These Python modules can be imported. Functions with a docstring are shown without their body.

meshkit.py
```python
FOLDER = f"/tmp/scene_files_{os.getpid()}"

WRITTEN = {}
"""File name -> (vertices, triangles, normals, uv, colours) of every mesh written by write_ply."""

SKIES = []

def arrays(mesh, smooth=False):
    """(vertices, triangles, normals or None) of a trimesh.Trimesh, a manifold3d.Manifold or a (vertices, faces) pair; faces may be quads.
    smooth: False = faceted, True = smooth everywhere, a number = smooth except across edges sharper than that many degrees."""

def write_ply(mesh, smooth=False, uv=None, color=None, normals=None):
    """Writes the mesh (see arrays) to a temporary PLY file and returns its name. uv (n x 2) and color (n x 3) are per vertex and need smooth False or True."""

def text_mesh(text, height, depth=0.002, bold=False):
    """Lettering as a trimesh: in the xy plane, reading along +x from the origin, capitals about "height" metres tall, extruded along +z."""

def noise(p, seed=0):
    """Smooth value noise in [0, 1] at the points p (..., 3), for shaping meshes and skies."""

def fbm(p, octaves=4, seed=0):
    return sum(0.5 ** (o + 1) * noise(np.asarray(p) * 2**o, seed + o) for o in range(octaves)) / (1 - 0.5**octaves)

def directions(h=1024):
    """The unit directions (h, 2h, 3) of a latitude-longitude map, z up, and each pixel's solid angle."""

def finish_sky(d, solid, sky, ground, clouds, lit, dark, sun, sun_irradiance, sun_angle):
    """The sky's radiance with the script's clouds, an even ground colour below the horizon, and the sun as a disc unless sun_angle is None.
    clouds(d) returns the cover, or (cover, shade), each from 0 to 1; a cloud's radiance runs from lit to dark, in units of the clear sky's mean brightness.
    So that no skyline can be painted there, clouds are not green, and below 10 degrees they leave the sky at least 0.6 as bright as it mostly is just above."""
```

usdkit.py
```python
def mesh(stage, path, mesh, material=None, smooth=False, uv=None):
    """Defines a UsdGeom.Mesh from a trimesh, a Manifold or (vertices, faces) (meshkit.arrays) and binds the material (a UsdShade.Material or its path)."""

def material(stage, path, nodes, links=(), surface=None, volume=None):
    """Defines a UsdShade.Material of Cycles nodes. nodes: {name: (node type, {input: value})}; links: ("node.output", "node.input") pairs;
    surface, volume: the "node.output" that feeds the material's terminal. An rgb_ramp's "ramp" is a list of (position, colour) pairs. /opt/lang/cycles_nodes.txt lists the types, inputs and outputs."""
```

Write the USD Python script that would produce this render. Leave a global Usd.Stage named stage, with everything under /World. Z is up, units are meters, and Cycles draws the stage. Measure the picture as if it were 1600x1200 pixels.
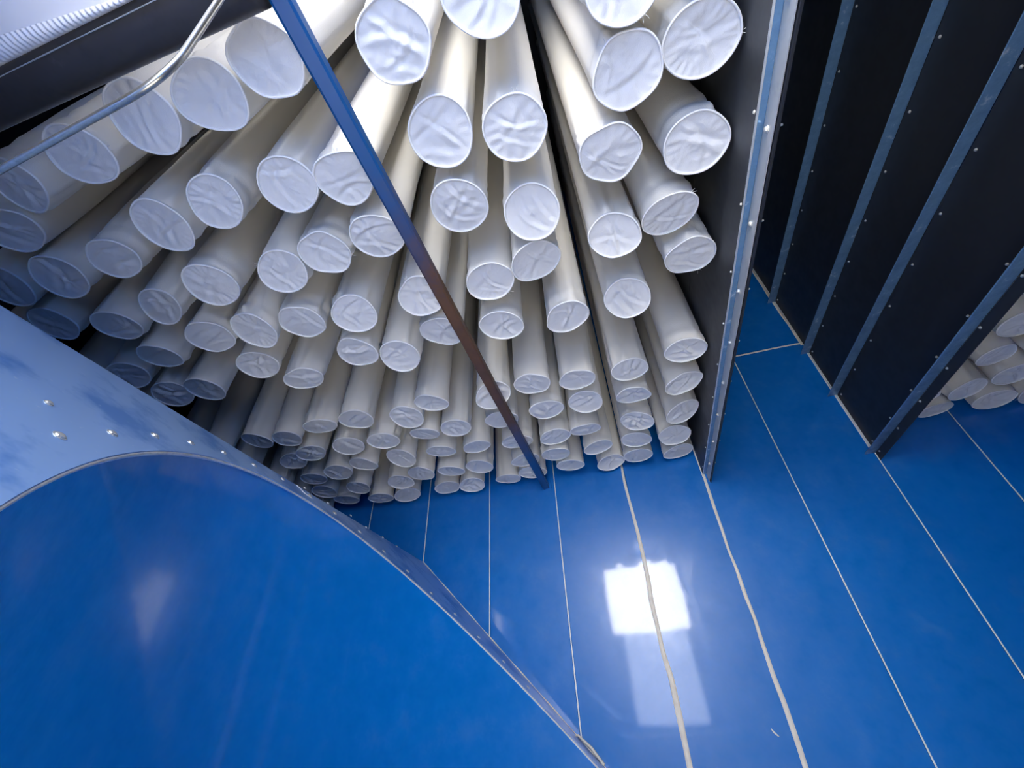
import math, random
import numpy as np, trimesh, usdkit, meshkit
from shapely.geometry import Polygon
from pxr import Usd, UsdGeom, UsdLux, UsdShade, Gf, Sdf

stage = Usd.Stage.CreateInMemory()
UsdGeom.SetStageUpAxis(stage, UsdGeom.Tokens.z)
UsdGeom.SetStageMetersPerUnit(stage, 1.0)
world = UsdGeom.Xform.Define(stage, '/World')
stage.SetDefaultPrim(world.GetPrim())
UsdGeom.Scope.Define(stage, '/World/Looks')

# Units: every plan number below is in H (the height of the bag bottoms over the eye), turned into metres by W().
H, Z0 = 1.08, 1.60
def W(x, y, z): return np.array([x * H, y * H, Z0 + z * H])

# ------------------------------------------------------------------ camera
cam = UsdGeom.Camera.Define(stage, '/World/Camera')
RT = (0.95851728, 0.28306229, -0.03347189); UPV = (0.20271685, -0.59442941, 0.77817707); FW = (-0.20037591, 0.75268149, 0.62715235)
cam.AddTransformOp().Set(Gf.Matrix4d(*RT, 0, *UPV, 0, -FW[0], -FW[1], -FW[2], 0, 0, 0, Z0, 1))
cam.CreateHorizontalApertureAttr(36.0); cam.CreateVerticalApertureAttr(27.0)
cam.CreateFocalLengthAttr(36.0 * 645.514 / 1600)
cam.CreateClippingRangeAttr(Gf.Vec2f(0.01, 100))
cam.CreateExposureAttr(0.22)

# ------------------------------------------------------------------ light: the open access hatch behind the camera lets daylight in
def daylight(name, x0, x1, z0, z1, color, intensity, y=-1.4):
    l = UsdLux.RectLight.Define(stage, '/World/' + name)
    c = W((x0 + x1) / 2, y, (z0 + z1) / 2)
    l.AddTransformOp().Set(Gf.Matrix4d(1, 0, 0, 0, 0, 0, 1, 0, 0, -1, 0, 0, 0, 0, 0, 1) * Gf.Matrix4d().SetTranslate(Gf.Vec3d(*map(float, c))))
    l.CreateWidthAttr((x1 - x0) * H); l.CreateHeightAttr((z1 - z0) * H)
    l.CreateColorAttr(Gf.Vec3f(*color)); l.CreateIntensityAttr(intensity); l.CreateNormalizeAttr(False)
    return l
daylight('hatch_sky_daylight', -0.382, 0.435, 0.70, 1.41, (1.0, 0.965, 0.915), 27.0)
daylight('hatch_ground_daylight', -0.29, 0.39, -0.11, 0.69, (0.84, 0.88, 1.0), 8.0)
sun = UsdLux.DistantLight.Define(stage, '/World/sun')      # comes in steeply through the hatch and lights a patch of the dusty floor, below the view
SUN_EL = 50.0
sun.AddRotateXYZOp().Set(Gf.Vec3f(90.0 - SUN_EL, 0, 0)); sun.CreateAngleAttr(1.0); sun.CreateNormalizeAttr(True); sun.CreateColorAttr(Gf.Vec3f(1.0, 0.92, 0.80)); sun.CreateIntensityAttr(9.0)

# ------------------------------------------------------------------ plan positions (row, column, x, y) in H
BAGS = [(0,0,0.328,0.120), (0,1,0.187,0.173), (0,2,-0.056,0.118), (0,3,-0.239,0.141), (0,4,-0.487,0.095), (0,5,-0.637,0.113), (0,6,-0.795,0.102), (0,7,-1.000,0.118), (0,8,-1.198,0.124), (0,9,-1.345,0.196), (1,0,0.325,0.309), (1,1,0.182,0.316), (1,2,-0.061,0.350), (1,3,-0.220,0.311), (1,4,-0.471,0.331), (1,5,-0.612,0.308), (1,6,-0.805,0.291), (1,7,-0.976,0.299), (1,8,-1.192,0.337), (1,9,-1.384,0.334), (1,10,-1.556,0.311), (2,0,0.325,0.502), (2,1,0.132,0.462), (2,2,-0.074,0.549), (2,3,-0.245,0.478), (2,4,-0.479,0.487), (2,5,-0.643,0.493), (2,6,-0.790,0.507), (2,7,-1.012,0.482), (2,8,-1.226,0.503), (2,9,-1.411,0.517), (2,10,-1.587,0.453), (3,0,0.266,0.662), (3,1,0.123,0.676), (3,2,-0.100,0.693), (3,3,-0.245,0.721), (3,4,-0.458,0.704), (3,5,-0.692,0.708), (3,6,-0.863,0.683), (3,7,-1.029,0.666), (3,8,-1.190,0.649), (3,9,-1.414,0.665), (3,10,-1.613,0.709), (4,0,0.325,0.810), (4,1,0.140,0.906), (4,2,-0.053,0.929), (4,3,-0.265,0.897), (4,4,-0.459,0.858), (4,5,-0.651,0.928), (4,6,-0.777,0.858), (4,7,-1.039,0.919), (4,8,-1.146,0.811), (4,9,-1.421,0.855), (4,10,-1.564,0.843), (5,0,0.325,1.219), (5,1,0.124,1.255), (5,2,-0.075,1.259), (5,3,-0.247,1.225), (5,4,-0.411,1.242), (5,5,-0.668,1.216), (5,6,-0.802,1.268), (5,7,-1.009,1.215), (5,8,-1.187,1.215), (5,9,-1.375,1.245), (5,10,-1.516,1.222), (6,0,0.324,1.416), (6,1,0.126,1.422), (6,2,-0.066,1.416), (6,3,-0.230,1.411), (6,4,-0.430,1.418), (6,5,-0.645,1.422), (6,6,-0.788,1.411), (6,7,-0.993,1.408), (6,8,-1.170,1.399), (6,9,-1.359,1.387), (6,10,-1.495,1.433), (7,0,0.325,1.625), (7,1,0.130,1.624), (7,2,-0.098,1.627), (7,3,-0.241,1.634), (7,4,-0.417,1.614), (7,5,-0.613,1.605), (7,6,-0.784,1.576), (7,7,-0.995,1.579), (7,8,-1.202,1.573), (7,9,-1.357,1.596), (7,10,-1.526,1.626), (8,0,0.293,1.812), (8,1,0.118,1.786), (8,2,-0.063,1.809), (8,3,-0.271,1.794), (8,4,-0.425,1.802), (8,5,-0.670,1.797), (8,6,-0.818,1.780), (8,7,-0.977,1.759), (8,8,-1.125,1.816), (8,9,-1.363,1.786), (8,10,-1.571,1.780), (9,0,0.314,1.978), (9,1,0.118,1.946), (9,2,-0.019,1.987), (9,3,-0.223,1.931), (9,4,-0.426,1.945), (9,5,-0.569,1.982), (9,6,-0.775,1.971), (9,7,-0.918,1.963), (9,8,-1.166,1.972), (9,9,-1.320,1.946), (9,10,-1.521,1.914)]
BAGS_R = [(1.270,1.450), (1.450,1.450), (1.280,1.650), (1.461,1.625), (1.650,1.640), (1.280,1.820), (1.473,1.850), (1.607,1.790), (1.800,1.820), (1.412,1.985), (1.631,1.980), (1.800,1.985), (1.460,1.250), (1.270,1.250)]
S_TOP = (-1.0765,0.6520); S_LOW = (-0.2594,-0.1564)
BOLTS1 = [(-0.757,0.307), (-0.830,0.396), (-0.899,0.497), (-0.954,0.604), (-1.002,0.725), (-1.035,0.855), (-1.057,0.995), (-1.053,1.127), (-1.033,1.251), (-1.000,1.375), (-0.951,1.487), (-0.896,1.595), (-0.825,1.680), (-0.757,1.776), (-0.677,1.844), (-0.594,1.913), (-0.507,1.949)]
BOLTS2 = [(-0.825,0.297), (-1.091,1.133), (-1.085,1.261), (-1.098,1.428), (-1.076,1.517), (-1.075,1.653), (-1.070,1.774)]

# ------------------------------------------------------------------ materials
def mat(name, nodes, links, surface='p.BSDF'): return usdkit.material(stage, '/World/Looks/' + name, nodes, links, surface=surface)
def paint(name, base, dark, rough=0.3, coat=0.6, wave=0.0, dust=(0.35, 0.5, 0.72), dust_amt=0.10, scale=1.0, cr=0.06):
    """Glossy enamel: slight tone change, faint dust smears, fine orange peel and a slow ripple of the thin sheet."""
    return mat(name, {
        'tc': ('texture_coordinate', {}),
        'n1': ('noise_texture', {'scale': 2.2 * scale, 'detail': 4.0}),
        'n2': ('noise_texture', {'scale': 9.0 * scale, 'detail': 6.0, 'roughness': 0.65}),
        'r2': ('map_range', {'from_min': 0.55, 'from_max': 0.85, 'to_min': 0.0, 'to_max': dust_amt, 'clamp': True}),
        'm1': ('mix_color', {'a': dark, 'b': base}),
        'm2': ('mix_color', {'b': dust}),
        'rr': ('map_range', {'from_min': 0.3, 'from_max': 0.8, 'to_min': rough * 0.8, 'to_max': rough * 1.3, 'clamp': True}),
        'nw': ('noise_texture', {'scale': 1.6 * scale, 'detail': 1.0}),
        'b': ('bump', {'strength': 1.0, 'distance': wave}),
        'p': ('principled_bsdf', {'coat_weight': coat, 'coat_roughness': cr, 'specular_ior_level': 0.5}),
    }, [('tc.object', 'n1.vector'), ('tc.object', 'n2.vector'), ('tc.object', 'nw.vector'), ('n1.fac', 'm1.fac'), ('n2.fac', 'r2.value'), ('r2.result', 'm2.fac'),
        ('m1.result', 'm2.a'), ('m2.result', 'p.base_color'), ('n2.fac', 'rr.value'), ('rr.result', 'p.roughness'), ('nw.fac', 'b.height'), ('b.normal', 'p.normal'), ('b.normal', 'p.coat_normal')])
def metal(name, base, rough=0.35, metallic=0.9, spot=(0.75, 0.77, 0.78), spot_lo=0.62, spot_amt=0.5, scale=14.0):
    return mat(name, {
        'tc': ('texture_coordinate', {}),
        'n1': ('noise_texture', {'scale': scale, 'detail': 6.0, 'roughness': 0.7}),
        'r1': ('map_range', {'from_min': spot_lo, 'from_max': spot_lo + 0.12, 'to_min': 0.0, 'to_max': spot_amt, 'clamp': True}),
        'm1': ('mix_color', {'a': base, 'b': spot}),
        'rr': ('map_range', {'from_min': 0.3, 'from_max': 0.8, 'to_min': rough * 0.8, 'to_max': rough * 1.35, 'clamp': True}),
        'p': ('principled_bsdf', {'metallic': metallic}),
    }, [('tc.object', 'n1.vector'), ('n1.fac', 'r1.value'), ('r1.result', 'm1.fac'), ('m1.result', 'p.base_color'), ('n1.fac', 'rr.value'), ('rr.result', 'p.roughness')])

M = {}
M['wall'] = paint('blue_wall_enamel', (0.0, 0.160, 0.56), (0.0, 0.142, 0.51), rough=0.34, coat=0.6, wave=0.004)
M['round'] = paint('blue_shell_enamel', (0.0, 0.165, 0.58), (0.0, 0.145, 0.52), rough=0.30, coat=1.0, cr=0.09, wave=0.002, dust_amt=0.06)
M['slope'] = mat('dusty_blue_sheet', {
    'tc': ('texture_coordinate', {}),
    'n1': ('noise_texture', {'scale': 5.0, 'detail': 5.0, 'roughness': 0.6}),
    'r1': ('map_range', {'from_min': 0.40, 'from_max': 0.52, 'to_min': 0.2, 'to_max': 1.0, 'clamp': True}),
    'n2': ('noise_texture', {'scale': 60.0, 'detail': 3.0, 'roughness': 0.7}),
    'r2': ('map_range', {'from_min': 0.66, 'from_max': 0.78, 'to_min': 0.0, 'to_max': 0.5, 'clamp': True}),
    'm1': ('mix_color', {'a': (0.04, 0.20, 0.58), 'b': (0.26, 0.44, 0.76)}),
    'm2': ('mix_color', {'b': (0.55, 0.66, 0.80)}),
    'p': ('principled_bsdf', {'roughness': 0.33, 'specular_ior_level': 0.6, 'metallic': 0.25}),
}, [('tc.object', 'n1.vector'), ('tc.object', 'n2.vector'), ('n1.fac', 'r1.value'), ('r1.result', 'm1.fac'), ('n2.fac', 'r2.value'), ('r2.result', 'm2.fac'),
    ('m1.result', 'm2.a'), ('m2.result', 'p.base_color')])
M['galv'] = metal('galvanised_steel', (0.56, 0.58, 0.58), 0.38, 0.4)
M['edge'] = metal('bright_cut_edge', (0.72, 0.74, 0.74), 0.30, 0.6)
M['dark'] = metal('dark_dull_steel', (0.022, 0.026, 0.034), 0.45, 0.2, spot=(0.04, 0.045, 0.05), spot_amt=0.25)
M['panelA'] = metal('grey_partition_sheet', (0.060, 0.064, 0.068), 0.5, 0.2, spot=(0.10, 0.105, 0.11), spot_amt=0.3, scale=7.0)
M['flange'] = metal('blue_grey_flange', (0.15, 0.29, 0.47), 0.30, 0.35, spot=(0.75, 0.78, 0.80), spot_lo=0.60, spot_amt=0.55, scale=22.0)
M['bolt'] = metal('zinc_bolt', (0.80, 0.79, 0.74), 0.25, 0.7)
M['rod'] = metal('worn_steel_rod', (0.48, 0.465, 0.42), 0.27, 0.9)
M['seal'] = mat('cream_sealant', {'tc': ('texture_coordinate', {}), 'n': ('noise_texture', {'scale': 40.0, 'detail': 3.0}), 'm': ('mix_color', {'a': (0.62, 0.57, 0.49), 'b': (0.80, 0.78, 0.72)}),
    'p': ('principled_bsdf', {'roughness': 0.55})}, [('tc.object', 'n.vector'), ('n.fac', 'm.fac'), ('m.result', 'p.base_color')])
M['whitegap'] = mat('pale_joint_sealant', {'p': ('principled_bsdf', {'base_color': (0.72, 0.74, 0.76), 'roughness': 0.4})}, [])
def fabric(name, a, b, bump=0.0012):
    return mat(name, {'tc': ('texture_coordinate', {}),
        'n': ('noise_texture', {'scale': 3.0, 'detail': 4.0}), 'm': ('mix_color', {'a': a, 'b': b}),
        'nf': ('noise_texture', {'scale': 420.0, 'detail': 2.0}), 'b': ('bump', {'strength': 0.35, 'distance': bump}),
        'p': ('principled_bsdf', {'roughness': 0.9, 'specular_ior_level': 0.2, 'sheen_weight': 0.15})},
        [('tc.object', 'n.vector'), ('tc.object', 'nf.vector'), ('n.fac', 'm.fac'), ('m.result', 'p.base_color'), ('nf.fac', 'b.height'), ('b.normal', 'p.normal')])
M['bag'] = fabric('white_felt', (0.77, 0.74, 0.675), (0.84, 0.815, 0.755))
M['cap'] = fabric('white_felt_cap', (0.68, 0.69, 0.705), (0.76, 0.765, 0.775))
M['hem'] = fabric('white_felt_hem', (0.84, 0.84, 0.84), (0.90, 0.90, 0.90))
M['bar'] = mat('blue_bar_with_rust', {
    'tc': ('texture_coordinate', {}), 's': ('separate_xyz', {}), 'n': ('noise_texture', {'scale': 7.0, 'detail': 6.0, 'roughness': 0.7}),
    'y': ('map_range', {'from_min': 0.0, 'from_max': 2.2, 'to_min': 0.0, 'to_max': 1.0, 'clamp': True}),
    'nn': ('math', {'math_type': 'multiply_add', 'value2': 0.22, 'value3': -0.11}),
    'ad': ('math', {'math_type': 'add'}),
    'rp': ('rgb_ramp', {'ramp': [(0.0, (0, 0, 0)), (0.16, (0, 0, 0)), (0.34, (1, 1, 1)), (0.66, (1, 1, 1)), (0.86, (0, 0, 0)), (1.0, (0, 0, 0))]}),
    'rust': ('mix_color', {'a': (0.028, 0.026, 0.025), 'b': (0.20, 0.09, 0.036)}),
    'm': ('mix_color', {'a': (0.0, 0.075, 0.25)}),
    'p': ('principled_bsdf', {'roughness': 0.42, 'coat_weight': 0.0})},
    [('tc.object', 's.vector'), ('tc.object', 'n.vector'), ('s.y', 'y.value'), ('n.fac', 'nn.value1'), ('y.result', 'ad.value1'), ('nn.value', 'ad.value2'), ('ad.value', 'rp.fac'),
     ('n.fac', 'rust.fac'), ('rp.color', 'm.fac'), ('rust.result', 'm.b'), ('m.result', 'p.base_color')])
M['header'] = metal('dark_worn_steel', (0.058, 0.053, 0.050), 0.36, 0.3, spot=(0.16, 0.155, 0.15), spot_amt=0.3)
M['liner'] = mat('white_liner', {'p': ('principled_bsdf', {'base_color': (0.92, 0.90, 0.89), 'roughness': 0.5})}, [])
M['gasket'] = mat('pale_ribbed_gasket', {'p': ('principled_bsdf', {'base_color': (0.86, 0.845, 0.84), 'roughness': 0.4})}, [])
M['primer'] = mat('grey_primer', {'p': ('principled_bsdf', {'base_color': (0.42, 0.43, 0.45), 'roughness': 0.6})}, [])
M['concrete'] = mat('painted_floor', {'p': ('principled_bsdf', {'base_color': (0.78, 0.765, 0.73), 'roughness': 0.9})}, [])

# ------------------------------------------------------------------ helpers
_used = {}
def path_for(parent, name):
    base = (str(parent.GetPath()) if parent else '/World') + '/' + name
    k = _used.get(base, 0); _used[base] = k + 1
    return base if k == 0 else f'{base}_{k:03d}'
def obj(name, mesh, m, parent=None, smooth=False, label=None):
    pr = usdkit.mesh(stage, path_for(parent, name), mesh, M[m], smooth=smooth).GetPrim()
    if label: pr.SetCustomDataByKey('label', label)
    return pr
def thing(name, label, cat, loc, group=None, kind=None):
    x = UsdGeom.Xform.Define(stage, path_for(None, name)); x.AddTranslateOp().Set(Gf.Vec3d(*map(float, loc)))
    p = x.GetPrim(); p.SetCustomDataByKey('label', label); p.SetCustomDataByKey('category', cat)
    if group: p.SetCustomDataByKey('group', group)
    if kind: p.SetCustomDataByKey('kind', kind)
    return p
def struct(name, label, cat, mesh=None, m=None):
    if mesh is None:
        p = UsdGeom.Xform.Define(stage, path_for(None, name)).GetPrim()
    else:
        p = obj(name, mesh, m)
    p.SetCustomDataByKey('kind', 'structure'); p.SetCustomDataByKey('label', label); p.SetCustomDataByKey('category', cat)
    return p
def box(lo, hi):
    lo, hi = np.minimum(lo, hi), np.maximum(lo, hi)
    b = trimesh.creation.box(hi - lo); b.apply_translation((lo + hi) / 2); return b
def cham(lo, hi, c=0.002):
    """A box with its edges taken off."""
    lo, hi = np.minimum(lo, hi), np.maximum(lo, hi)
    c = min(c, 0.3 * float((hi - lo).min())); pts = []
    for sx in (0, 1):
        for sy in (0, 1):
            for sz in (0, 1):
                p = np.array([(lo, hi)[sx][0], (lo, hi)[sy][1], (lo, hi)[sz][2]]); d = np.array([1 - 2 * sx, 1 - 2 * sy, 1 - 2 * sz]) * c
                for k in range(3):
                    q = p + d; q[k] = p[k]; pts.append(q)
    return trimesh.convex.convex_hull(np.array(pts))
def grid_faces(nr, nc, closed):
    f = []
    for i in range(nr - 1):
        for j in range(nc if closed else nc - 1):
            a, b = i * nc + j, i * nc + (j + 1) % nc
            f.append((a, b, b + nc, a + nc))
    return np.array(f)
def tube(pts, r, n=10, caps=True):
    pts = np.asarray(pts, float); t = np.gradient(pts, axis=0); t /= np.linalg.norm(t, axis=1, keepdims=True)
    u = np.cross(t[0], (0.3, 0.2, 0.93)); u /= np.linalg.norm(u); V = []
    r = np.broadcast_to(r, len(pts))
    for p, d, rr in zip(pts, t, r):
        u = u - d * (u @ d); u /= np.linalg.norm(u); v = np.cross(d, u)
        a = np.linspace(0, 2 * np.pi, n, endpoint=False)[:, None]
        V.append(p + rr * (np.cos(a) * u + np.sin(a) * v))
    V = np.vstack(V); F = grid_faces(len(pts), n, True); F = np.vstack([F[:, [0, 1, 2]], F[:, [0, 2, 3]]])
    if caps:
        k = len(V); V = np.vstack([V, pts[0], pts[-1]]); b = (len(pts) - 1) * n
        F = np.vstack([F, [(k, (j + 1) % n, j) for j in range(n)], [(k + 1, b + j, b + (j + 1) % n) for j in range(n)]])
    return V, F
def screw(center, normal, r, h, shank=0.0):
    """A domed screw head on a flat washer, with the shank's end past the sheet if asked for."""
    prof = np.array([(r * 1.25, 0), (r * 1.25, h * 0.25), (r, h * 0.3), (r * 0.86, h * 0.72), (r * 0.45, h), (0, h * 1.05)])
    m = trimesh.creation.revolve(prof, sections=10)
    if shank:
        s = trimesh.creation.cylinder(r * 0.42, shank, sections=8); s.apply_translation((0, 0, -shank / 2)); m = trimesh.util.concatenate([m, s])
    m.apply_transform(trimesh.geometry.align_vectors((0, 0, 1), normal)); m.apply_translation(center)
    return m
rng = np.random.default_rng(7)

# ------------------------------------------------------------------ setting: shell of the filter housing
YB, YF, XL, XR = 2.065, -0.60, -2.15, 2.75          # back and front wall, side walls
ZF, ZC, ZS = -0.80, 4.0, 1.5775                     # floor, tube sheet, level joint of the back wall
struct('floor', 'floor deep in pale dust of the filter housing, below the view', 'floor', box(W(XL - .05, YF - .1, ZF - .05), W(XR + .05, YB + .1, ZF)), 'concrete')
struct('ceiling', 'dark steel tube sheet from which the bags hang', 'tube sheet', box(W(XL - .05, YF - .1, ZC), W(XR + .05, YB + .1, ZC + .03)), 'dark')
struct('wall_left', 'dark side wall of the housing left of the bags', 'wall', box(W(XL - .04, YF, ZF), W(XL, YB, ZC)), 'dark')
struct('wall_right', 'blue side wall of the housing beyond the second set of bags', 'wall', box(W(XR, YF, ZF), W(XR + .04, YB, ZC)), 'wall')
wf = struct('wall_front', 'grey primed front wall with the open access hatch behind the viewer', 'wall')
y0, y1 = YF - .045, YF - .005
for a, b, c, d in ((XL, -.43, ZF, ZC), (-.43, .48, ZF, -.17), (-.43, .48, 1.40, ZC), (.48, XR, ZF, ZC)):
    obj('panel', box(W(a, y0, c), W(b, y1, d)), 'primer', wf)
for a, b, c, d in ((-.48, -.46, -.2, 1.5), (.51, .53, -.2, 1.5), (-.48, .53, 1.48, 1.5), (-.48, .53, -.2, -.18)):   # the hatch's neck
    obj('hatch_neck', box(W(a, -1.42, c), W(b, y0, d)), 'wall', wf)
for a, b, c, d in ((-.46, -.425, -.2, 1.43), (.475, .51, -.2, 1.43), (-.46, .51, 1.395, 1.43), (-.46, .51, -.2, -.165)):
    obj('hatch_frame', cham(W(a, YF - .02, c), W(b, YF + .012, d), .003), 'galv', wf)

# back wall: upright panels of one width with pale sealed joints between them
wb = struct('wall_back', 'glossy royal blue panelled wall with pale upright joints facing the viewer', 'wall')
PITCH = 0.36955; X0 = 0.0330
seams = [X0 + PITCH * k for k in range(-5, 8)]
edges = [XL] + [s for s in seams if XL + .03 < s < XR - .03] + [XR]
G = 0.0022
for a, b in zip(edges[:-1], edges[1:]):
    for c, d in ((ZF, ZS), (ZS, ZC)):
        obj('panel', cham(W(a + G, YB, c + G), W(b - G, YB + .03, d - G), .0025), 'wall', wb)
obj('backing', box(W(XL, YB + .031, ZF), W(XR, YB + .036, ZC)), 'dark', wb)
def bead(x, z0, z1, w0, w1, m, seed, wobble=0.3, step=0.012, lump=0.35, proud=0.004):
    """A run of sealant pressed into a joint: a low rounded ridge whose width wanders."""
    zs = np.arange(z0, z1, step); n = len(zs); t = np.linspace(0, 1, n)
    q = np.stack([zs * 3.1, zs * 0 + seed, zs * 0], 1); q2 = np.stack([zs * 11, zs * 0 + seed + 5.5, zs * 0], 1)
    wob = (meshkit.noise(q, seed) - .5) * wobble * (w0 + w1) / 2 + (meshkit.noise(q2, seed + 1) - .5) * lump * (w0 + w1) / 2
    w = (w0 + (w1 - w0) * t) * (0.75 + 0.5 * meshkit.noise(q2 * .7, seed + 2) * (1 if lump > 0.1 else .4) + (0 if lump > .1 else .1))
    V = []
    for z, ww, o in zip(zs, w, wob):
        for u, h in ((-1, -.001), (-.8, .45), (-.3, .95), (.3, 1), (.8, .5), (1, -.001)):
            V.append(W(x + o + u * ww / 2, YB, z) - np.array([0, proud * h, 0]))
    return np.array(V), grid_faces(n, 6, False)
for i, s in enumerate(seams):
    if s > XR - .05: continue
    wide = abs(s - X0) < .01 or abs(s - X0 - PITCH) < .01
    if wide:
        first = abs(s - X0) < .01
        obj('sealant_bead', bead(s, ZF + .02, 1.2, .026 if first else .020, .011, 'seal', 3 + i, .7 if first else .16, .012, .45), 'seal', wb, smooth=True, label='thick smeared cream bead of sealant')
    else:
        obj('sealant_bead', bead(s, ZF + .02, ZC - .02, .006, .006, 'whitegap', 3 + i, .15, .05, .05, .0015), 'whitegap', wb, smooth=True)
obj('sealant_bead', bead(.405, .885, 1.9, .014, .012, 'seal', 40, .4, .02, .3), 'seal', wb, smooth=True)
# bead of the level joint between the partitions and those in the corner of the ribbed partition
hb = bead(0, .785, 1.14, .010, .010, 'seal', 51, .8, .012, .4)
hv = hb[0].copy(); zz = (hv[:, 2] - Z0) / H; hv[:, 2] = Z0 + (ZS + (hv[:, 0] / H)) * H; hv[:, 0] = zz * H
obj('sealant_bead', (hv, hb[1][:, ::-1]), 'seal', wb, smooth=True)
obj('sealant_bead', bead(1.133, 1.56, 2.9, .016, .012, 'seal', 61, .5, .02, .4), 'seal', wb, smooth=True)
obj('sealant_bead', bead(1.134, .90, 1.56, .008, .008, 'whitegap', 62, .2, .02, .15), 'whitegap', wb, smooth=True)
sm = tube([W(.335, YB, -.062) + (0, -.002, 0), W(.340, YB, -.072) + (0, -.003, 0), W(.352, YB, -.084) + (0, -.002, 0)], [.002, .004, .0025], 8)
obj('sealant_smear', sm, 'whitegap', wb, smooth=True, label='small white dab of sealant')

# ------------------------------------------------------------------ grey partition beside the bags
XA = 0.4027; Y0P = -0.2
pa = thing('partition', 'smooth grey sheet partition hanging just right of the front bags', 'partition', W(XA, Y0P, .84))
def rel(m, org):
    if isinstance(m, tuple): return (np.asarray(m[0]) - org, m[1])
    m = m.copy(); m.apply_translation(-org); return m
oa = W(XA, Y0P, .84)
zsplit = [.900, 1.235, 1.51, 1.93, 2.4, 2.9, 3.45, ZC]
for a, b in zip(zsplit[:-1], zsplit[1:]):
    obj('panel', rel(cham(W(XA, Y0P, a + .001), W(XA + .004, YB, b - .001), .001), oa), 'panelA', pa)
obj('bottom_bead', rel(tube([W(XA + .0012, Y0P, .899), W(XA + .0012, (Y0P + YB) / 2, .899), W(XA + .0012, YB, .899)], .0026, 10), oa), 'edge', pa, smooth=True, label='bright rolled bottom edge')
obj('flange', rel(cham(W(XA, Y0P, .8985), W(XA + .0175, YB, .903), .001), oa), 'flange', pa, label='blue-grey underside with pale scuffs')
obj('lip', rel(cham(W(XA + .0165, Y0P, .858), W(XA + .0195, YB, .8985), .001), oa), 'galv', pa)
obj('lip_edge', rel(cham(W(XA + .0205, Y0P, .852), W(XA + .026, YB, .900), .001), oa), 'dark', pa)
for y in [.05, .25] + [.455 + .2093 * k for k in range(8)]:
    c = W(XA + .0165, y, .884 - .002 * (y < .8))
    obj('bolt', rel(screw(c, (-1, 0, 0), .0068, .0065, .030), oa), 'bolt', pa, smooth=30)
for y in [.23] + [.428 + .1965 * k for k in range(9)]:
    obj('bolt', rel(screw(W(XA, y, .909), (-1, 0, 0), .0035, .004), oa), 'bolt', pa, smooth=30)

# ------------------------------------------------------------------ ribbed dark partition further right
XB = 1.1423
pb = thing('partition', 'dark steel partition with level ribs and rows of bolts, in front of the far right bags', 'partition', W(XB, Y0P, .84))
ob = W(XB, Y0P, .84)
ribs = [.878, 1.208, 1.498, 1.927, 2.36, 2.85]
for a, b in zip(ribs, ribs[1:] + [ZC]):
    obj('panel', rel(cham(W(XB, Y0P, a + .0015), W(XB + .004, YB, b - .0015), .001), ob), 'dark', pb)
for k, z in enumerate(ribs):
    obj('rib', rel(cham(W(XB - .043, Y0P, z), W(XB, YB, z + .004), .001), ob), 'flange', pb, label='blue-grey flange standing out from the sheet')
    if k < 5:
        for y in [2.03 - .1975 * j for j in range(11)]:
            obj('bolt', rel(screw(W(XB, y, z + .043), (-1, 0, 0), .0042, .005, .02), ob), 'bolt', pb, smooth=30)
            obj('bolt', rel(screw(W(XB, y, z - (.009 if k == 0 else .02)), (-1, 0, 0), .0042, .005, .02), ob), 'bolt', pb, smooth=30)
obj('bottom_lip', rel(cham(W(XB, Y0P, .841), W(XB + .004, YB, .8775), .001), ob), 'dark', pb)

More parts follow.
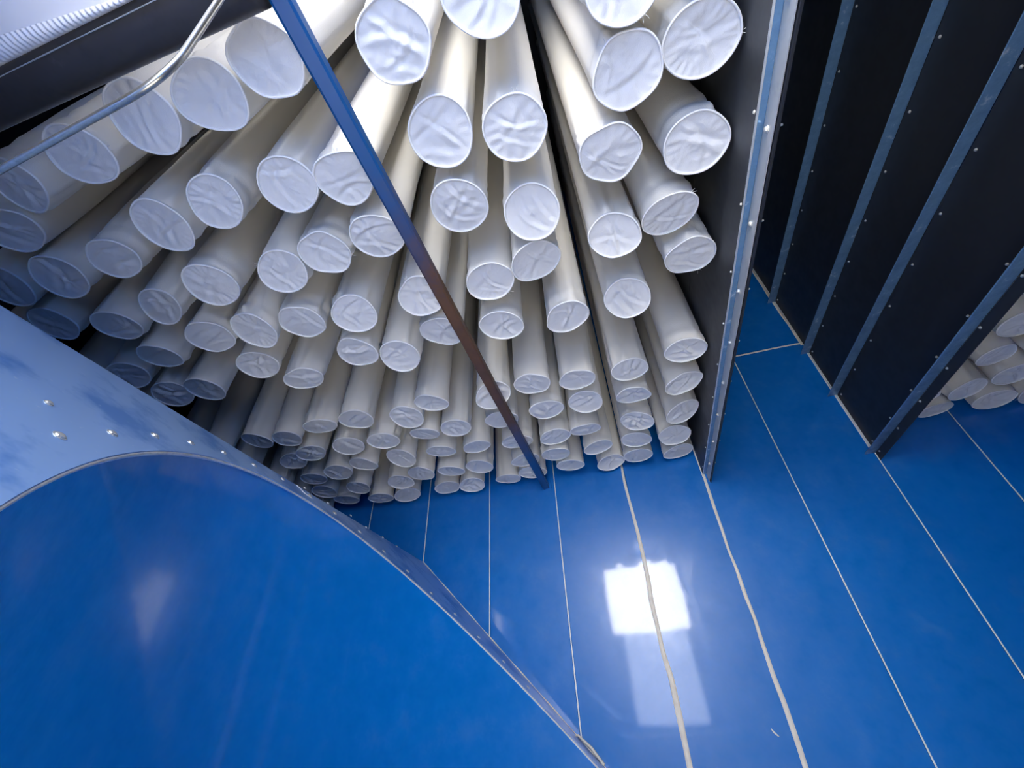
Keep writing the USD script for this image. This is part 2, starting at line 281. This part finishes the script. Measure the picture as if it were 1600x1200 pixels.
# ------------------------------------------------------------------ hopper shell: sloping sheet with a round cut-out over a curved blue wall
slope = lambda x: S_TOP[1] + (x - S_TOP[0]) * (S_LOW[1] - S_TOP[1]) / (S_LOW[0] - S_TOP[0])
aa = np.radians(np.linspace(-70, 100, 170))                    # the round cut-out, in plan
RIMC = np.stack([-.0597 - .958 * np.cos(aa), 1.0296 + .958 * np.sin(aa)], 1)
hs = thing('hopper_shell', 'blue hopper shell, pale sloping sheet over a curved wall, lower left', 'hopper', W(-.6, 1.0, ZF))
oh = W(-.6, 1.0, ZF)
poly = Polygon([(S_TOP[0], -.3), (RIMC[0][0], -.3)] + [tuple(p) for p in RIMC] + [(RIMC[-1][0], YB - .005), (S_TOP[0], YB - .005)]).buffer(0)
TH = .011
pv = trimesh.creation.extrude_polygon(poly, TH, engine='earcut')
v = pv.vertices.copy(); v = np.stack([v[:, 0], v[:, 1], slope(v[:, 0]) - TH + v[:, 2]], 1)
obj('sloping_sheet', rel(trimesh.Trimesh(np.array([W(*p) for p in v]), pv.faces, process=False), oh), 'slope', hs, label='pale dusty blue sheet with screw heads')
# curved wall hanging from the cut-out
dn = np.gradient(RIMC, axis=0); nn_ = np.stack([-dn[:, 1], dn[:, 0]], 1); nn_ /= np.linalg.norm(nn_, axis=1, keepdims=True)
OUT = RIMC + nn_ * .003
if Polygon([tuple(p) for p in OUT]).area < Polygon([tuple(p) for p in RIMC]).area: OUT = RIMC - nn_ * .003
OUT[:, 1] = np.minimum(OUT[:, 1], YB - .001)
Vw = []
for k in range(2):
    for p in OUT: Vw.append(W(p[0], p[1], (slope(p[0]) - TH * .6) if k == 0 else ZF))
obj('curved_wall', (np.array(Vw) - oh, grid_faces(2, len(OUT), False)), 'round', hs, smooth=True, label='deep blue glossy curved wall')
edge = [W(p[0], p[1], slope(p[0]) - TH * .5) for p in RIMC]
obj('rim_edge', rel(tube(edge, .0030, 8), oh), 'edge', hs, smooth=True, label='thin bright cut edge')
# ledge behind the ridge, up to the side wall
lv = np.array([W(S_TOP[0], -.3, S_TOP[1]), W(S_TOP[0], YB - .004, S_TOP[1]), W(XL + .02, YB - .004, S_TOP[1] - .05), W(XL + .02, -.3, S_TOP[1] - .05)])
lv = np.vstack([lv, lv - np.array([0, 0, .006])])
obj('ledge', rel(trimesh.convex.convex_hull(lv), oh), 'slope', hs)
sn = np.array([.703, 0, .711])
for (x, y) in BOLTS1 + BOLTS2:
    big = 0.0082 if (x, y) in BOLTS1 else .006
    obj('bolt', rel(screw(W(x, y, slope(x)), sn, big, .0045), oh), 'bolt', hs, smooth=30)
jl = [(-1.075, 1.075), (-1.068, 1.085), (-1.055, 1.09), (-1.047, 1.10), (-1.043, 1.13)]
obj('joint_bead', rel(tube([W(x, y, slope(x)) + sn * .0006 for x, y in jl], .0018, 8), oh), 'whitegap', hs, smooth=True)
jb = [(x, slope(x)) for x in np.linspace(S_TOP[0], .08, 40)]
obj('sealant_bead', rel(tube([W(x, YB - .002, z + .002) for x, z in jb], [.0022 + .0045 * max(0, (t - .78) / .22) + .0012 * math.sin(t * 60) for t in np.linspace(0, 1, 40)], 8), oh), 'seal', hs, smooth=True)
fl = [W(-.262, 2.060, -.148), W(-.30, 2.052, -.10), W(-.345, 2.044, -.062), W(-.352, 2.03, -.064)]
obj('sealant_smear', rel(tube(fl, [.006, .006, .004, .002], 8), oh), 'seal', hs, smooth=True)

# ------------------------------------------------------------------ filter bags
def bag(name, label, group, x, y, zb, gx, gy, R, seed, near):
    """One hanging bag: a limp felt tube (part body) closed by a wrinkled disc (part cap) sewn on with a welt (part hem)."""
    r = np.random.default_rng(seed)
    nseg = 72 if near > .5 else 48
    th = np.linspace(0, 2 * np.pi, nseg, endpoint=False)
    q = r.beta(1.5, 1.8) * (0.75 if near > .5 else 1.05)          # how far the round has been squeezed to a lens
    ph = r.uniform(-.5, .5) + (np.pi if r.random() < .5 else 0)
    c = th - ph
    shape = 1 + .045 * q - .30 * q * np.abs(np.sin(c)) ** 1.25 + .025 * r.normal() * np.cos(3 * c + r.uniform(0, 6)) + .012 * r.normal() * np.cos(5 * c + r.uniform(0, 6))
    shape2 = 1 + .03 * r.normal() * np.cos(2 * (th - r.uniform(0, 6))) + .006 * np.cos(7 * th + r.uniform(0, 6))
    tx, ty = r.normal(0, .09, 2); ty -= .03
    top = W(gx, gy, ZC); bot = W(x, y, zb); L = top[2] - bot[2]
    s = np.r_[0, .004, .010, .018, .028, .04, .052, .066, .08, .10, .12, .145, .175, .22, .29, .38, .5, .75, 1.1, 1.6, 2.3, L]
    kf = r.integers(3, 6); fold_a = r.uniform(0, 6, kf); fold_d = r.uniform(.05, .13, kf)
    wr = r.uniform(0, 6, 4)
    V = []
    for si in s:
        w = math.exp(-(si / .16) ** 1.1); k = si / L
        rad = R * (shape * w + shape2 * (1 - w))
        for fa, fd in zip(fold_a, fold_d):                        # long soft pleats that die out upwards
            d = (th - fa + np.pi) % (2 * np.pi) - np.pi
            rad = rad + R * fd * (np.exp(-(d / .16) ** 2) - .6 * np.exp(-((d - .3) / .2) ** 2)) * math.exp(-si / .17) * min(1, si / .025)
        rad = rad + R * .038 * np.sin(si * 95 + wr[0] + 1.3 * np.sin(th + wr[1])) * math.exp(-(si - .05) ** 2 / .004) * (1 + np.cos(th - wr[2])) * .5
        rad = rad + R * .07 * (meshkit.noise(np.stack([np.cos(th) * 1.7 + seed, np.sin(th) * 1.7, np.full(nseg, si * 9.0)], 1), seed) - .5) * (.25 + .75 * math.exp(-si / .35)) * min(1, si / .02) * (k < 1)
        c0 = bot * (1 - k) + top * k
        tilt = (tx * np.cos(th) + ty * np.sin(th)) * R * math.exp(-si / .08)
        V.append(np.stack([c0[0] + rad * np.cos(th), c0[1] + rad * np.sin(th), np.full(nseg, c0[2]) + tilt], 1))
    V = np.array(V); V[-1][:, 2] = top[2] - .0005
    t = thing(name, label, 'filter bag', bot, group)
    F = grid_faces(len(s), nseg, True)
    obj('body', (V.reshape(-1, 3) - bot, F), 'bag', t, smooth=True)
    # cap
    nr = 24 if near > .5 else 13
    rho = np.linspace(1, 0, nr + 1)[:-1] ** .8
    ringb = V[0] - bot
    P = []
    nf = r.integers(3, 7); A = r.uniform(.012, .05, nf) * (.8 if near > .5 else 1.2); ang = r.uniform(0, np.pi, nf); off = r.uniform(-.5, .5, nf); wid = r.uniform(.06, .16, nf); bend = r.uniform(-.5, .5, nf)
    npk = r.integers(14, 26); sag = r.uniform(-.05, .10); pk = r.uniform(.012, .034); pa_ = r.uniform(0, 6)
    for ro in rho:
        p = ringb * np.array([ro, ro, ro])
        ux, uy = ro * np.cos(th), ro * np.sin(th)
        z = sag * (1 - ro ** 2)
        for a_, an, of, wi, be in zip(A, ang, off, wid, bend):
            u = ux * math.cos(an) + uy * math.sin(an); vv = -ux * math.sin(an) + uy * math.cos(an)
            d = vv - of - be * u * u
            z = z + a_ * (np.exp(-(d / wi) ** 2) - .8 * np.exp(-((d - 1.6 * wi) / wi) ** 2)) * (1 - ro ** 5)
        z = z + pk * np.sin(npk * th + pa_ + 1.5 * np.sin(2 * th)) * np.clip((ro - .55) / .3, 0, 1) * np.clip((1 - ro) / .1, 0, 1) * (.6 + .4 * np.cos(th * 2 + pa_))
        q3 = np.stack([ux * 2.6 + seed, uy * 2.6, ux * 0 + .3], 1)
        z = z + .11 * (meshkit.fbm(q3, 3, seed) - .45) * (1 - ro ** 4)
        p = p.copy(); p[:, 2] = p[:, 2] + z * R + .0016 * (ro < .999)
        P.append(p)
    P = np.array(P); cz = P[-1].mean(0)
    Vc = np.vstack([P.reshape(-1, 3), cz]); Fc = grid_faces(nr, nseg, True); Fc = np.vstack([Fc[:, [0, 2, 1]], Fc[:, [0, 3, 2]]])
    bl = (nr - 1) * nseg
    Fc = np.vstack([Fc, [(len(Vc) - 1, bl + (j + 1) % nseg, bl + j) for j in range(nseg)]])
    obj('cap', (Vc, Fc), 'cap', t, smooth=True)
    # hem: welt around the seam
    hr = R * .044
    rad_dir = ringb / np.linalg.norm(ringb, axis=1, keepdims=True)
    Hh = []
    for a in np.linspace(0, 2 * np.pi, 7, endpoint=False):
        Hh.append(ringb + rad_dir * (hr * math.cos(a) * .8 + hr * .35) + np.array([0, 0, 1.0]) * hr * math.sin(a) * 1.1)
    Hh = np.array(Hh).transpose(1, 0, 2).reshape(-1, 3)
    Fh = []
    for i in range(nseg):
        for j in range(7):
            a, b = i * 7 + j, i * 7 + (j + 1) % 7; i2 = (i + 1) % nseg
            Fh.append((a, b, i2 * 7 + (j + 1) % 7, i2 * 7 + j))
    obj('hem', (Hh, np.array(Fh)), 'hem', t, smooth=True)
    if r.random() < .35:                                           # ends of sewing thread
        a = int(r.integers(nseg)); p0 = ringb[a] + rad_dir[a] * hr; d = rad_dir[a]
        tan = np.array([-d[1], d[0], 0])
        for sgn in (-1, 1):
            e = [p0 + tan * sgn * .002, p0 + d * .005 + tan * sgn * (.003 + .003 * r.random()) - (0, 0, .002), p0 + d * (.008 + .006 * r.random()) + tan * sgn * (.004 + .005 * r.random()) - (0, 0, .006 * r.random())]
            obj('loose_thread', tube(e, .0005, 5), 'hem', t, smooth=True)
ORD = ['first', 'second', 'third', 'fourth', 'fifth', 'sixth', 'seventh', 'eighth', 'ninth', 'tenth', 'eleventh', 'twelfth', 'thirteenth']
COLS = [.335, .148, -.039, -.226, -.413, -.60, -.787, -.974, -1.161, -1.348, -1.535, -1.722, -1.91]
ROWS = [.12, .31, .49, .68, .87, 1.22, 1.41, 1.61, 1.795, 1.97]
EXTRA = [(r_, 11, -1.745 + .02 * math.sin(r_ * 3), ROWS[r_]) for r_ in range(4, 10)] + [(2, 11, -1.785, .475), (3, 11, -1.80, .69)] + [(r_, 12, -1.925, ROWS[r_]) for r_ in range(5, 10)]
for i, (rw, cl, x, y) in enumerate(BAGS + EXTRA, start=-1):
    zb = 1.0 + 0.004 * math.sin(i * 2.3)
    near = 1.0 if y < .75 and x > -1.1 else 0.0
    lab = f'white filter bag, {ORD[9 - rw]} row from the back wall, {ORD[cl]} from the grey partition'
    bag('filter_bag', lab, 'filter bags left of the grey partition', x, y, zb, .45 * COLS[cl] + .55 * x, .45 * ROWS[rw] + .55 * y, .0685 * H * (1 + .02 * math.sin(i * 1.7)), 100 + i, near)
order = sorted(range(len(BAGS_R)), key=lambda i: (-round(BAGS_R[i][1] / .2), BAGS_R[i][0]))
rows_r = {}
for i in order:
    x, y = BAGS_R[i]; key = round((2.0 - y) / .195); rows_r.setdefault(key, []).append(i)
for n, (key, ids) in enumerate(sorted(rows_r.items())):
    for m_, i in enumerate(sorted(ids, key=lambda j: BAGS_R[j][0])):
        x, y = BAGS_R[i]
        lab = f'grey-white filter bag beyond the ribbed partition, {ORD[n]} row from back wall, {ORD[m_]} from it'
        bag('filter_bag', lab, 'filter bags beyond the ribbed partition', x, y, 1.0, x, y, .0685 * H, 500 + i, 0)

# ------------------------------------------------------------------ blue bar under the bags
ZB = .962
bx = lambda t: -.372 + (-.378 + .372) * t
br = thing('brace_bar', 'long blue painted steel bar with rusty middle under the bags', 'bar', W(0, 0, 0) + np.array([0, 0, 0]))
hw = .0185
sec = [(-hw, .0), (-hw * .82, -.026), (-hw * .55, -.0285), (hw * .75, -.0245), (hw, -.021), (hw, .0)]
Vb = []
for y in np.linspace(.0, YB, 60):
    for u, zz in sec: Vb.append(W(-.384 + u, y, ZB + .012 + zz) - W(0, 0, 0))
n6 = len(sec); Fb = grid_faces(60, n6, True); Fb = np.vstack([Fb[:, [0, 1, 2]], Fb[:, [0, 2, 3]]])
Fb = np.vstack([Fb, [(0, j + 1, j) for j in range(1, n6 - 1)], [(59 * n6, 59 * n6 + j, 59 * n6 + j + 1) for j in range(1, n6 - 1)]])
obj('bar', (np.array(Vb), Fb), 'bar', br)
obj('end_plate', rel(cham(W(-.412, YB - .006, .945), W(-.354, YB, .99), .0015), W(0, 0, 0)), 'wall', br)

# ------------------------------------------------------------------ hatch header with ribbed gasket, top left
hz = .93
hd = thing('door_header', 'dark rounded steel header with a pale ribbed gasket and white liner, top left corner', 'door frame', W(-.9, 0, hz))
oh2 = W(-.9, 0, hz)
xs = np.linspace(-1.5, -.405, 60)
Vd = []
for x in xs:
    for a in np.linspace(0, 2 * np.pi, 20, endpoint=False):
        Vd.append(W(x, -.006 + .039 * math.cos(a), hz + .026 + .026 * math.sin(a)))
Fd = grid_faces(60, 20, True); Fd = np.vstack([Fd[:, [0, 2, 1]], Fd[:, [0, 3, 2]]]); k = len(Vd); Vd += [W(xs[0], -.006, hz + .026), W(xs[-1], -.006, hz + .026)]
Fd = np.vstack([Fd, [(k, j, (j + 1) % 20) for j in range(20)], [(k + 1, 1180 + (j + 1) % 20, 1180 + j) for j in range(20)]])
obj('header_tube', (np.array(Vd) - oh2, Fd), 'header', hd, smooth=True)
obj('weld_line', rel(tube([W(x, -.030, hz + .0055 + .0008 * math.sin(x * 40)) for x in np.linspace(-1.45, -.36, 60)], .0012, 6), oh2), 'galv', hd, smooth=True)
yo = lambda x: -.079 + .105 * max(0, x + .90) if x < -.60 else -.0475
Vg = []; nx = 900; xg = np.linspace(-1.45, -.345, nx)
for i, x in enumerate(xg):
    h = .0016 * math.sin(x * 2 * math.pi / .0105)
    a, b = -.040, min(yo(x), -.050)
    for u, dz in ((0, .012), (.12, 0.001 + h * .6), (.5, h - .002), (.88, .001 + h * .6), (1, .008)): Vg.append(W(x - .25 * u * (a - b), a + (b - a) * u, hz + .006 + dz))
obj('ribbed_gasket', (np.array(Vg) - oh2, grid_faces(nx, 5, False)), 'gasket', hd, smooth=True, label='pale rubber gasket with cross ribs')
Vl = []
xl = np.linspace(-1.5, -.345, 40)
for x in xl:
    for u in np.linspace(0, 1, 8):
        b = min(yo(x), -.050)
        Vl.append(W(x, b + .004 + (YF - b - .004) * u, hz + .008 + .16 * u + .012 * math.sin(u * 3.1)))
obj('liner', (np.array(Vl) - oh2, grid_faces(40, 8, False)), 'liner', hd, smooth=True, label='smooth white liner')

# ------------------------------------------------------------------ bent rod
def bez(p0, p1, p2, n):
    t = np.linspace(0, 1, n)[:, None]; return (1 - t) ** 2 * p0 + 2 * t * (1 - t) * p1 + t ** 2 * p2
zr = .55
A_, B_, C_ = W(-.970, .065, zr), W(-.375, .033, zr), W(-.375, -.031, .928)
d1, d2 = (A_ - B_) / np.linalg.norm(A_ - B_), (C_ - B_) / np.linalg.norm(C_ - B_)
pts = np.vstack([np.linspace(A_, B_ + d1 * .07, 14), bez(B_ + d1 * .07, B_, B_ + d2 * .07, 10)[1:], np.linspace(B_ + d2 * .07, C_, 8)[1:]])
rd = thing('bent_rod', 'thin bent bare steel rod in front of the upper left bags', 'rod', A_)
obj('rod', rel(tube(pts, .0046, 12), A_), 'rod', rd, smooth=True)
obj('weld_pad', rel(screw(A_, (.7, 0, .71), .009, .004), A_), 'rod', rd, smooth=30)
